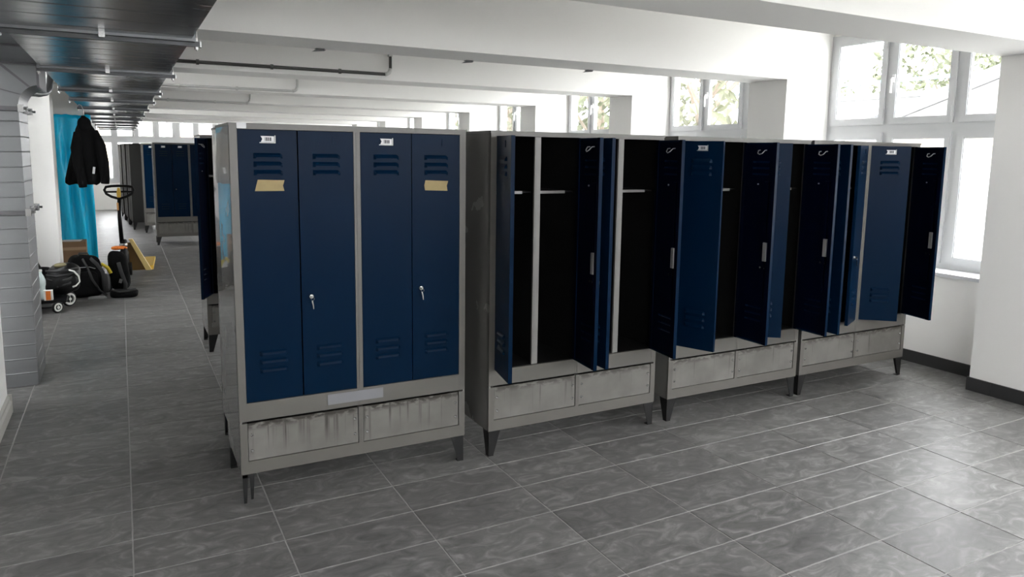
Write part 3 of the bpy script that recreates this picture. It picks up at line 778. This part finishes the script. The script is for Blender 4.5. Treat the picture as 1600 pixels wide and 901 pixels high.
bd = thing('branch_duct', 'narrow dark galvanised duct beside the near left edge of the big duct', 'duct', (-0.55, 0, 2.29))
for a, b in ((-1.6, 0.2), (0.2, 1.9), (1.9, 2.96)):
    obj('duct_section', MB().box(-0.125, 0.115, a + 0.012, b - 0.012, 0, 0.13), mat('dull_galvanised', (0.20, 0.21, 0.22), 0.4, 1.0, var=0.15, vscale=6), bd)
    obj('flange', MB().box(-0.130, 0.120, b - 0.012, b + 0.012, -0.012, 0.135), mat('flange_dark', (0.12, 0.12, 0.125), 0.4, 0.9), bd)
def conduit(label, y, x0, x1, z, rise, r=0.016, m_=PIPE):
    t_ = thing('ceiling_conduit', label, 'pipe', (x0, y, z), group='conduits along the ceiling beams')
    path = [(0, 0, 0), (x1 - x0 - 0.06, 0, 0)] + [(x1 - x0 - 0.06 + 0.06 * math.sin(a), 0, 0.06 - 0.06 * math.cos(a)) for a in (PI / 8, PI / 4, 3 * PI / 8, PI / 2)] + [(x1 - x0, 0, rise)]
    obj('pipe', MB().tube(path, r, 10), m_, t_, smooth=True)
    obj('elbow_fitting', MB().tube(path[1:-1], r * 1.25, 10), PIPEL, t_, smooth=True)
    k = 0.4
    while k < x1 - x0 - 0.2:
        obj('pipe_clip', MB().cyl((k - 0.012, 0, 0), (k + 0.012, 0, 0), r * 1.5, 10).box(k - 0.010, k + 0.010, 0.0, 0.034, -0.006, 0.006), m_, t_); k += 0.65
    obj('end_box', MB().box(x1 - x0 - 0.02, x1 - x0 + 0.02, -0.015, 0.032, rise - 0.002, rise + 0.03), PIPEL, t_, bevel=0.003)
for q, (x1, lab) in enumerate(((2.52, 'longest dark conduit under the ceiling, nearest the camera, with upturned end'), (2.08, 'shorter conduit on the next beam behind the longest one'), (1.86, 'short pale conduit on a farther beam above the front locker'))):
    conduit(lab, BEAM0 + (q + 2) * PITCH_Y - 0.034, 0.30, x1, 2.505 - q * 0.03, 0.18, m_=PIPE if q == 0 else PIPEL)
for q, (x, lab) in enumerate(((1.35, 'leftmost small dark bracket on the beam edge above the front locker'), (2.53, 'middle small dark bracket on the beam edge above the gap'), (3.68, 'rightmost small dark bracket on the beam edge'))):
    y = BEAM0 + PITCH_Y + BEAM_W
    b_ = thing('ceiling_bracket', lab, 'bracket', (x, y, SOFFIT), group='brackets on the beam edge')
    obj('bracket_plate', MB().box(-0.03, 0.03, -0.045, 0.005, -0.004, 0.0), STRUT, b_)
    obj('bracket_hook', MB().prism([(-0.055, -0.022), (0.035, -0.012), (0.045, -0.004), (-0.02, -0.004)], 'y', -0.022, 0.0), STRUT, b_)

# ================================================================== THINGS IN THE AISLE
# blue plastic film hanging from the beam
m = MB(); nx, nz = 34, 40
fx0, fx1, fz0, fz1 = -0.80, -0.33, 0.02, 2.18
pts = []
for j in range(nz + 1):
    v = j / nz; z = fz0 + (fz1 - fz0) * v
    for i in range(nx + 1):
        u = i / nx
        gather = 1.0 if v < 0.86 else 1.0 + 0.10 * math.sin((v - 0.86) / 0.14 * PI / 2)
        x = (fx0 + fx1) / 2 + (u - 0.5) * (fx1 - fx0) * gather * (0.90 + 0.10 * v) + 0.04 * (1 - v)
        y = 8.90 + 0.035 * math.sin(u * 17 + 2.2 * v) * (0.35 + 0.65 * (1 - abs(2 * v - 1))) + 0.03 * noise.noise(Vector((u * 5, v * 4, 3.1))) + 0.012 * noise.noise(Vector((u * 14, v * 11, 7)))
        pts.append((x, y, z + 0.02 * noise.noise(Vector((u * 6, 9, 0))) * (1 if j in (0, nz) else 0)))
m.add(pts, [(j * (nx + 1) + i, j * (nx + 1) + i + 1, (j + 1) * (nx + 1) + i + 1, (j + 1) * (nx + 1) + i) for j in range(nz) for i in range(nx)])
film = obj('plastic_sheet', m, FILM, smooth=True)
sm = film.modifiers.new('thickness', 'SOLIDIFY'); sm.thickness = 0.003
tag(film, 'bright blue plastic sheet hanging down a white pier', 'plastic sheet')

# black jacket hung from the duct edge
jk = thing('hanging_jacket', 'black jacket hung high from the edge of the duct', 'jacket', (-0.33, 7.0, 1.30))
levels = [  # z, left x, right x, depth
    (0.00, -0.215, 0.13, 0.13), (0.06, -0.215, 0.15, 0.15), (0.22, -0.185, 0.165, 0.16), (0.40, -0.145, 0.160, 0.16), (0.54, -0.110, 0.145, 0.14), (0.64, -0.085, 0.115, 0.12), (0.71, -0.055, 0.075, 0.09), (0.77, -0.030, 0.045, 0.06), (0.80, -0.012, 0.022, 0.03)]
m = MB(); n = 28
pts = []
for z, a, b, d_ in levels:
    for k in range(n):
        t_ = 2 * PI * k / n
        w_ = 1 + 0.10 * math.sin(5 * t_ + z * 4) * (1 - z)
        pts.append(((a + b) / 2 + (b - a) / 2 * math.cos(t_) * w_, d_ / 2 * math.sin(t_) * w_, z + (0.02 * math.sin(3 * t_) if z < 0.01 else 0)))
fs = [(j * n + k, j * n + (k + 1) % n, (j + 1) * n + (k + 1) % n, (j + 1) * n + k) for j in range(len(levels) - 1) for k in range(n)] + [tuple(range(n)), tuple((len(levels) - 1) * n + k for k in range(n))]
m.add(pts, fs)
obj('jacket_body', m, BLACK, jk, smooth=True)
obj('sleeve', MB().tube([(0.10, 0.0, 0.62), (0.16, -0.03, 0.45), (0.185, -0.04, 0.25), (0.195, -0.03, 0.08), (0.19, -0.02, 0.0)], [0.05, 0.062, 0.06, 0.052, 0.045], 12, 0.8), BLACK, jk, smooth=True)
obj('sleeve', MB().tube([(-0.06, -0.02, 0.60), (-0.085, -0.085, 0.42), (-0.07, -0.10, 0.2), (-0.045, -0.09, 0.02), (-0.04, -0.085, -0.04)], [0.045, 0.06, 0.055, 0.05, 0.042], 12, 0.75), BLACK, jk, smooth=True)
obj('hood', MB().blob((0.01, -0.03, 0.70), (0.15, 0.13, 0.18), 0.9, 18, 10, 0.02, 3), BLACK, jk, smooth=True)
o = obj('tag', MB().box(0.045, 0.07, -0.10, -0.094, 0.13, 0.21), PAPER, jk, rot=(0, 0.15, 0)); o['label'] = 'white tag'
obj('hook', MB().tube([(0.004, 0, 0.78), (0.004, 0, 0.88), (-0.01, 0.0, 0.92), (-0.035, 0, 0.925), (-0.05, 0.0, 0.905)], 0.004, 6), STEEL, jk)

# pallet truck, forks pointing away
pj_ = thing('pallet_truck', 'yellow hand pallet truck with tall black handle', 'pallet truck', (0.0, 8.10, 0), -0.06)
for sx in (-1, 1):
    cx = 0.10 + sx * 0.19
    fo = obj('fork', MB().prism([(0.10, 0.045), (1.15, 0.045), (1.22, 0.06), (1.22, 0.085), (0.10, 0.105)], 'x', cx - 0.075, cx + 0.075), YELLOW, pj_, bevel=0.006)
    obj('load_roller', MB().cyl((cx - 0.05, 1.02, 0.036), (cx + 0.05, 1.02, 0.036), 0.036, 14), RUBBER, fo)
obj('bulkhead', MB().prism([(-0.14, 0.05), (0.29, 0.05), (0.10, 0.44), (0.05, 0.44)], 'y', 0.075, 0.10), mat('ochre_shade', (0.16, 0.085, 0.015), 0.5), pj_)  # plate coloured brown to stand for the shadow behind the rib
obj('bulkhead_rib', MB().prism([(0.27, 0.05), (0.345, 0.05), (0.125, 0.49), (0.075, 0.49)], 'y', 0.03, 0.105), mat('pale_yellow_enamel', (0.70, 0.52, 0.20), 0.4), pj_, bevel=0.004)
obj('pump', MB().lathe([(0.055, 0), (0.06, 0.02), (0.06, 0.20), (0.045, 0.23), (0.045, 0.36), (0.03, 0.38)], 16, (0.02, -0.03, 0.12)), BLKMET, pj_, smooth=True)
obj('pump_cap', MB().lathe([(0.05, 0), (0.055, 0.03), (0.03, 0.07)], 14, (0.02, -0.03, 0.40)), CHROME, pj_, smooth=True)
for sx in (-1, 1): obj('steer_wheel', MB().cyl((0.02 + sx * 0.035, -0.03, 0.09), (0.02 + sx * 0.085, -0.03, 0.09), 0.09, 20), RUBBER, pj_, bevel=0.008)
obj('tiller', MB().tube([(0.0, -0.04, 0.46), (-0.01, -0.06, 0.80), (0.0, -0.06, 1.06)], [0.028, 0.024, 0.024], 12), BLKMET, pj_, smooth=True)
hd = [(-0.0, -0.06, 1.05), (-0.09, -0.06, 1.08), (-0.15, -0.06, 1.12), (-0.17, -0.06, 1.17), (-0.15, -0.06, 1.21), (-0.08, -0.06, 1.222), (0.0, -0.06, 1.225), (0.09, -0.06, 1.222), (0.16, -0.06, 1.21), (0.18, -0.06, 1.17), (0.16, -0.06, 1.12), (0.09, -0.06, 1.08), (0.0, -0.06, 1.05)]
obj('handle_loop', MB().tube(hd, 0.017, 10), RUBBER, pj_, smooth=True)
obj('handle_bar', MB().cyl((-0.16, -0.06, 1.145), (0.17, -0.06, 1.145), 0.012, 8), BLKMET, pj_)
obj('release_lever', MB().prism([(-0.022, 1.07), (0.022, 1.07), (0.026, 1.13), (0.014, 1.20), (-0.014, 1.20), (-0.026, 1.13)], 'y', -0.10, -0.07), YELLOW, pj_, bevel=0.006)
obj('warning_strip', MB().box(-0.032, -0.010, -0.096, -0.082, 0.90, 1.00), mat('orange_strip', (0.80, 0.42, 0.15), 0.5), pj_)

# cardboard box at the foot of the sheet
bx_ = thing('cardboard_box', 'brown cardboard box in front of the blue sheet', 'box', (-0.60, 8.35, 0))
obj('carton', MB().box(-0.17, 0.17, -0.14, 0.14, 0, 0.47), CARD, bx_, bevel=0.004)
obj('tape_band', MB().box(-0.171, 0.171, -0.1415, -0.1402, 0.36, 0.40), mat('brown_packing_tape', (0.33, 0.22, 0.13), 0.35), bx_)
obj('flap', MB().box(-0.168, 0.168, -0.139, -0.002, 0.47, 0.474), CARD, bx_); obj('flap', MB().box(-0.168, 0.168, 0.002, 0.139, 0.47, 0.474), CARD, bx_)
tag(obj('paper_sheet', MB().prism([(-0.13, -0.10), (0.10, -0.12), (0.12, 0.05), (-0.10, 0.08)], 'z', 0, 0.006), PAPER, loc=(-0.60, 8.35, 0.4745)), 'white paper lying on the cardboard box', 'paper')

# backpack in the middle
bp_ = thing('backpack', 'large upright black backpack in the middle of the bags', 'backpack', (-0.40, 6.62, 0), 0.12)
obj('pack_body', MB().blob((0, 0, 0.24), (0.38, 0.24, 0.48), 0.42, 28, 16, 0.03, 2, taper=0.18), BLACK, bp_, smooth=True)
obj('front_pocket', MB().blob((-0.02, -0.115, 0.17), (0.29, 0.10, 0.28), 0.45, 22, 12, 0.015, 5), BLACK, bp_, smooth=True)
obj('side_pouch', MB().blob((0.20, -0.05, 0.15), (0.10, 0.16, 0.22), 0.7, 18, 10, 0.015, 6), mat('grey_mesh', (0.03, 0.03, 0.03), 0.7), bp_, smooth=True)
obj('shoulder_strap', MB().tube([(0.06, -0.09, 0.455), (0.12, -0.15, 0.39), (0.17, -0.16, 0.30), (0.19, -0.15, 0.16), (0.17, -0.14, 0.04)], 0.024, 8, 0.35), GREYFAB, bp_, smooth=True)
obj('shoulder_strap', MB().tube([(-0.02, -0.10, 0.455), (0.02, -0.165, 0.36), (0.06, -0.18, 0.22), (0.13, -0.17, 0.08), (0.20, -0.16, 0.02)], 0.020, 8, 0.35), GREYFAB, bp_, smooth=True)
obj('top_handle', MB().tube([(-0.06, 0, 0.465), (-0.04, -0.01, 0.51), (0.04, -0.01, 0.51), (0.06, 0, 0.465)], 0.012, 8, 0.5), GREYFAB, bp_, smooth=True)
obj('zip', MB().tube([(-0.15, -0.13, 0.34), (-0.08, -0.155, 0.365), (0.04, -0.155, 0.365), (0.10, -0.14, 0.34)], 0.004, 6), STEEL, bp_)

# trolley with white-rimmed wheels carrying a round bag
tr = thing('small_trolley', 'low black trolley with white rimmed wheels beside the bags', 'trolley', (-0.70, 5.90, 0), 0.0)
obj('deck', MB().box(-0.22, 0.16, -0.14, 0.20, 0.10, 0.135), BLKMET, tr, bevel=0.006)
obj('frame_bar', MB().tube([(-0.20, -0.16, 0.06), (0.06, -0.16, 0.06), (0.16, -0.10, 0.11)], 0.010, 8), BLKMET, tr)
for q, (x, y, r_) in enumerate(((0.075, -0.18, 0.062), (0.165, 0.16, 0.082), (-0.19, -0.12, 0.062), (-0.19, 0.16, 0.062))):
    wh = obj('wheel', MB().cyl((0, -0.014, 0), (0, 0.014, 0), r_ * 0.45, 14).ring((0, 0, 0), r_ - 0.014, 0.014, 'y', 24, 8), RUBBER, tr, loc=(x, y, r_), rot=(0, 0, 0.7))
    obj('rim', MB().ring((0, -0.006, 0), r_ - 0.026, 0.013, 'y', 24, 6).cyl((0, -0.02, 0), (0, 0.02, 0), 0.016, 10).box(-0.006, 0.006, -0.014, 0.01, -r_ + 0.025, r_ - 0.025), RIMW, wh)
    obj('fork', MB().box(-0.012, 0.012, 0.016, 0.026, 0, max(0.11 - r_, 0.03)), BLKMET, wh)
rb = thing('round_bag', 'round black strapped bag resting on the small trolley', 'bag', (-0.575, 6.02, 0.150))
obj('bag_body', MB().blob((0, 0, 0.165), (0.34, 0.30, 0.33), 0.75, 26, 16, 0.045, 9, 7), BLACKG, rb, smooth=True)
for q in range(4):
    a = -0.5 + q * 0.32
    obj('strap', MB().tube([(-0.15, -0.06 - 0.03 * q, 0.13 + 0.05 * q), (-0.05, -0.145, 0.10 + 0.055 * q), (0.06, -0.150, 0.13 + 0.05 * q), (0.15, -0.09, 0.20 + 0.03 * q)], 0.012, 8, 0.4), mat('black_webbing', (0.02, 0.02, 0.021), 0.5), rb, smooth=True)
obj('piping', MB().tube([(0.06, -0.145, 0.28), (0.11, -0.14, 0.26), (0.15, -0.12, 0.20), (0.155, -0.11, 0.14), (0.12, -0.13, 0.10), (0.09, -0.14, 0.09)], 0.009, 8), RIMW, rb, smooth=True)
obj('olive_patch', MB().blob((0.0, -0.02, 0.315), (0.16, 0.14, 0.05), 0.8, 14, 8), mat('olive_fabric', (0.16, 0.14, 0.07), 0.8), rb, smooth=True)
bt = thing('water_bottle', 'clear plastic water bottle standing on the small trolley', 'bottle', (-0.765, 5.84, 0.137))
obj('bottle_body', MB().lathe([(0.038, 0), (0.044, 0.01), (0.044, 0.07), (0.037, 0.10), (0.037, 0.13), (0.044, 0.16), (0.044, 0.20), (0.030, 0.245), (0.014, 0.275), (0.014, 0.295)], 18), BOTTLE, bt, smooth=True)
obj('cap', MB().cyl((0, 0, 0.295), (0, 0, 0.315), 0.016, 14), RIMW, bt)
pk = thing('small_carton', 'small orange and white carton on the trolley edge', 'carton', (-0.700, 5.765, 0.137))
obj('carton_body', MB().box(-0.04, 0.04, -0.03, 0.03, 0, 0.105), RIMW, pk, bevel=0.002)
obj('orange_band', MB().box(-0.022, 0.022, -0.0315, -0.0302, 0.005, 0.10), ORANGE, pk)
db = thing('duffel_bag', 'dark duffel bag behind the bottle against the white pier', 'bag', (-0.88, 6.36, 0), 0.1)
obj('bag_body', MB().blob((0, 0, 0.20), (0.44, 0.30, 0.40), 0.55, 24, 14, 0.03, 12), BLACK, db, smooth=True)
obj('handle', MB().tube([(-0.10, -0.05, 0.38), (-0.07, -0.05, 0.46), (0.05, -0.05, 0.46), (0.08, -0.05, 0.38)], 0.012, 8), GREYFAB, db, smooth=True)
# tool pack on the right
tp = thing('tool_bag', 'black tool bag with yellow handle band right of the backpack', 'bag', (-0.05, 6.90, 0), -0.15)
obj('bag_body', MB().blob((0, 0, 0.235), (0.24, 0.24, 0.47), 0.5, 24, 14, 0.04, 15, taper=0.2), BLACK, tp, smooth=True)
obj('side_pocket', MB().blob((-0.13, -0.05, 0.11), (0.14, 0.18, 0.22), 0.6, 20, 10, 0.02, 16), BLACKG, tp, smooth=True)
obj('yellow_band', MB().tube([(-0.20, -0.06, 0.28), (-0.16, -0.09, 0.34), (-0.10, -0.12, 0.30), (-0.065, -0.13, 0.23)], 0.022, 8, 0.5), mat('yellow_webbing', (0.80, 0.62, 0.04), 0.6), tp, smooth=True)
obj('strap', MB().tube([(0.02, -0.12, 0.36), (0.05, -0.15, 0.24), (0.09, -0.15, 0.10), (0.08, -0.16, 0.01)], 0.022, 8, 0.4), GREYFAB, tp, smooth=True)
obj('buckle', MB().box(-0.02, 0.015, -0.165, -0.15, 0.12, 0.17), CHROME, tp, rot=(0, 0.3, 0))
gl = thing('work_glove', 'orange work glove lying on top of the tool bag', 'glove', (-0.06, 6.90, 0.50), 0.5)
obj('palm', MB().blob((0, 0, 0.022), (0.12, 0.09, 0.05), 0.75, 16, 10, 0.01, 4), ORANGE, gl, smooth=True)
for q in range(4): obj('finger', MB().tube([(0.045, -0.033 + q * 0.022, 0.022), (0.08, -0.036 + q * 0.024, 0.028), (0.105, -0.038 + q * 0.025, 0.012)], [0.013, 0.012, 0.009], 8), ORANGE, gl, smooth=True)
obj('thumb', MB().tube([(-0.01, -0.04, 0.022), (0.025, -0.066, 0.022), (0.05, -0.07, 0.014)], [0.014, 0.012, 0.009], 8), ORANGE, gl, smooth=True)
fp = thing('flat_pouch', 'flat black pouch lying in front of the tool bag', 'pouch', (0.0, 6.42, 0), -0.1)
obj('pouch_body', MB().blob((0, 0, 0.04), (0.30, 0.20, 0.085), 0.5, 22, 10, 0.015, 21), BLACK, fp, smooth=True)
obj('strap', MB().tube([(-0.12, -0.09, 0.10), (-0.04, -0.10, 0.075), (0.05, -0.10, 0.085), (0.13, -0.07, 0.10)], 0.012, 8, 0.4), GREYFAB, fp, smooth=True)
tag(obj('grey_strap', MB().tube([(-0.09, 0, 0.012), (-0.02, 0.01, 0.016), (0.06, 0.0, 0.014), (0.10, 0.02, 0.012)], [0.018, 0.02, 0.02, 0.012], 8, 0.55), mat('pale_webbing', (0.22, 0.22, 0.215), 0.7), smooth=True, loc=(-0.28, 6.38, 0)), 'grey rolled strap on the floor by the backpack', 'strap')
wc = thing('white_pot', 'small white pot between the backpack and the tool bag', 'pot', (-0.26, 7.10, 0))
obj('pot_body', MB().lathe([(0.06, 0), (0.07, 0.02), (0.075, 0.24), (0.07, 0.25)], 18), RIMW, wc, smooth=True)
obj('lid', MB().lathe([(0.078, 0.25), (0.078, 0.27), (0.07, 0.275)], 18), RIMW, wc, smooth=True)

# ================================================================== OUTSIDE
struct(obj('ground_outside', MB().box(OUT_X + 0.01, 90, -40, 90, -0.5, -0.3).box(-60, OUT_X + 0.01, Y1 + 0.31, 90, -0.5, -0.3).box(-60, XW_FAR - 0.22, -40, Y1 + 0.31, -0.5, -0.3).box(XW_FAR - 0.22, OUT_X + 0.01, -40, Y0 - 0.31, -0.5, -0.3), OUTGROUND), 'pale yard outside the windows')
gb = thing('gabled_building', 'white gabled building with sloping roof close outside the window', 'building', (14, 2.0, -0.3))
slope = 0.34; half = 6.0; ridge = 4.05 + 0.3; eave = ridge - slope * half
obj('wall', MB().prism([(-half + 0.3, 0), (half - 0.3, 0), (half - 0.3, eave + 0.1), (0, ridge), (-half + 0.3, eave + 0.1)], 'x', 0, 9), OUTWHITE, gb)
for s in (-1, 1):
    obj('roof', MB().prism([(0, ridge), (s * half, eave), (s * half, eave + 0.14), (0, ridge + 0.14)], 'x', -0.45, 9.4), OUTROOF, gb)
    obj('bargeboard', MB().prism([(0, ridge - 0.1), (s * half, eave - 0.1), (s * half, eave + 0.02), (0, ridge + 0.02)], 'x', -0.48, -0.44), OUTWHITE, gb)
wn_ = obj('window', MB().box(-0.03, 0.0, 2.6, 3.15, 1.9, 2.85), BEIGE, gb)
obj('window', MB().box(-0.03, 0.0, 3.6, 4.3, 2.2, 2.55), BEIGE, gb)
wh_ = thing('flat_roofed_hall', 'long white hall with blue edged flat roof beyond the gabled building', 'building', (26, 14, -0.3))
obj('wall', MB().box(0, 8, -12, 12, 0, 4.3), OUTWHITE, wh_)
obj('roof', MB().box(-0.4, 8.4, -12.4, 12.4, 4.3, 4.5), OUTROOF, wh_)
obj('fascia', MB().box(-0.1, 0.0, -12, 12, 4.9, 5.02), OUTBLUE, wh_)
for q in range(9): obj('rail_post', MB().cyl((-0.05, -11.5 + q * 2.8, 4.5), (-0.05, -11.5 + q * 2.8, 4.95), 0.05, 8), OUTROOF, wh_)
def tree(label, x, y, h, r, seed, lm_):
    rnd = random.Random(seed)
    t_ = thing('tree', label, 'tree', (x, y, -0.3), group='trees outside the windows')
    m = MB().tube([(0, 0, 0), (0.05, 0.03, h * 0.35), (0.0, 0.1, h * 0.8)], [0.16, 0.12, 0.04], 8)
    for k in range(6):
        a = rnd.uniform(0, 2 * PI); z0 = h * rnd.uniform(0.3, 0.55)
        m.tube([(0.02, 0.03, z0), (math.cos(a) * r * 0.4, math.sin(a) * r * 0.4, z0 + h * 0.18), (math.cos(a) * r * 0.75, math.sin(a) * r * 0.75, z0 + h * 0.30)], [0.06, 0.04, 0.015], 6)
    obj('trunk', m, BARK, t_)
    lv = MB()
    for k in range(1500):
        while True:
            p = Vector((rnd.uniform(-1, 1), rnd.uniform(-1, 1), rnd.uniform(-1, 1)))
            if 0.25 < p.length < 1 and noise.noise(p * 2.6 + Vector((seed, 0, 0))) > -0.22: break
        c_ = Vector((p.x * r, p.y * r, h * 0.62 + p.z * h * 0.42))
        s_ = rnd.uniform(0.10, 0.20) * (r / 2.2)
        e1 = Vector((rnd.gauss(0, 1), rnd.gauss(0, 1), rnd.gauss(0, 1))).normalized(); e2 = e1.orthogonal().normalized(); e3 = e1.cross(e2)
        lv.add([c_ - e2 * s_, c_ + e3 * s_ * 0.45 + e1 * s_ * 0.15, c_ + e2 * s_, c_ - e3 * s_ * 0.45 + e1 * s_ * 0.15], [(0, 1, 2), (0, 2, 3)])
    fo = obj('foliage', lv, lm_, t_)
    fo['kind'] = 'stuff'
TREES = [(40.0, 21.6, 10.0, 4.0, 'pale leafy tree over the hall roof, middle of the tall window'), (39.5, 13.2, 9.4, 3.6, 'leafy tree over the gabled roof, right of the tall window'), (39, 29.5, 7.4, 2.6, 'small thin tree over the hall roof, left of the tall window'),
         (11.8, 9.6, 6.4, 2.6, 'leafy tree filling the window above the third locker'), (12.5, 14.8, 6.2, 2.5, 'leafy tree in the second window pane row above the second locker'), (12.0, 19.6, 6.0, 2.4, 'leafy tree seen through the window above the front locker gap'), (13, 25, 6.4, 2.6, 'farthest leafy tree along the window side')]
for q, (x, y, h, r, lab) in enumerate(TREES): tree(lab, x, y, h, r, 11 + q * 3, LEAF2 if q % 2 else LEAF)
# houses beyond the end wall
for q, (x, w_, y, h, m_, lab) in enumerate(((-1.2, 2.0, 34, 3.4, BEIGE, 'pale yellowish house beyond the far windows'), (1.15, 0.9, 30, 3.6, OLIVE, 'narrow grey-green block beyond the far windows'), (3.0, 1.9, 34, 3.2, PINK, 'salmon fronted house beyond the far windows'), (5.6, 2.2, 36, 3.3, OUTWHITE, 'white house at the right of the far windows'))):
    h_ = thing('distant_house', lab, 'house', (x, y, -0.3))
    obj('wall', MB().box(-w_ / 2, w_ / 2, 0, 3, 0, h), OUTWHITE, h_)
    obj('front', MB().box(-w_ / 2 + 0.15, w_ / 2 - 0.15, -0.05, 0, 1.2, h - 0.45), m_, h_)
    obj('roof', MB().prism([(-w_ / 2 - 0.2, h), (w_ / 2 + 0.2, h), (0, h + 0.8)], 'y', -0.2, 3.2), OUTROOF, h_)
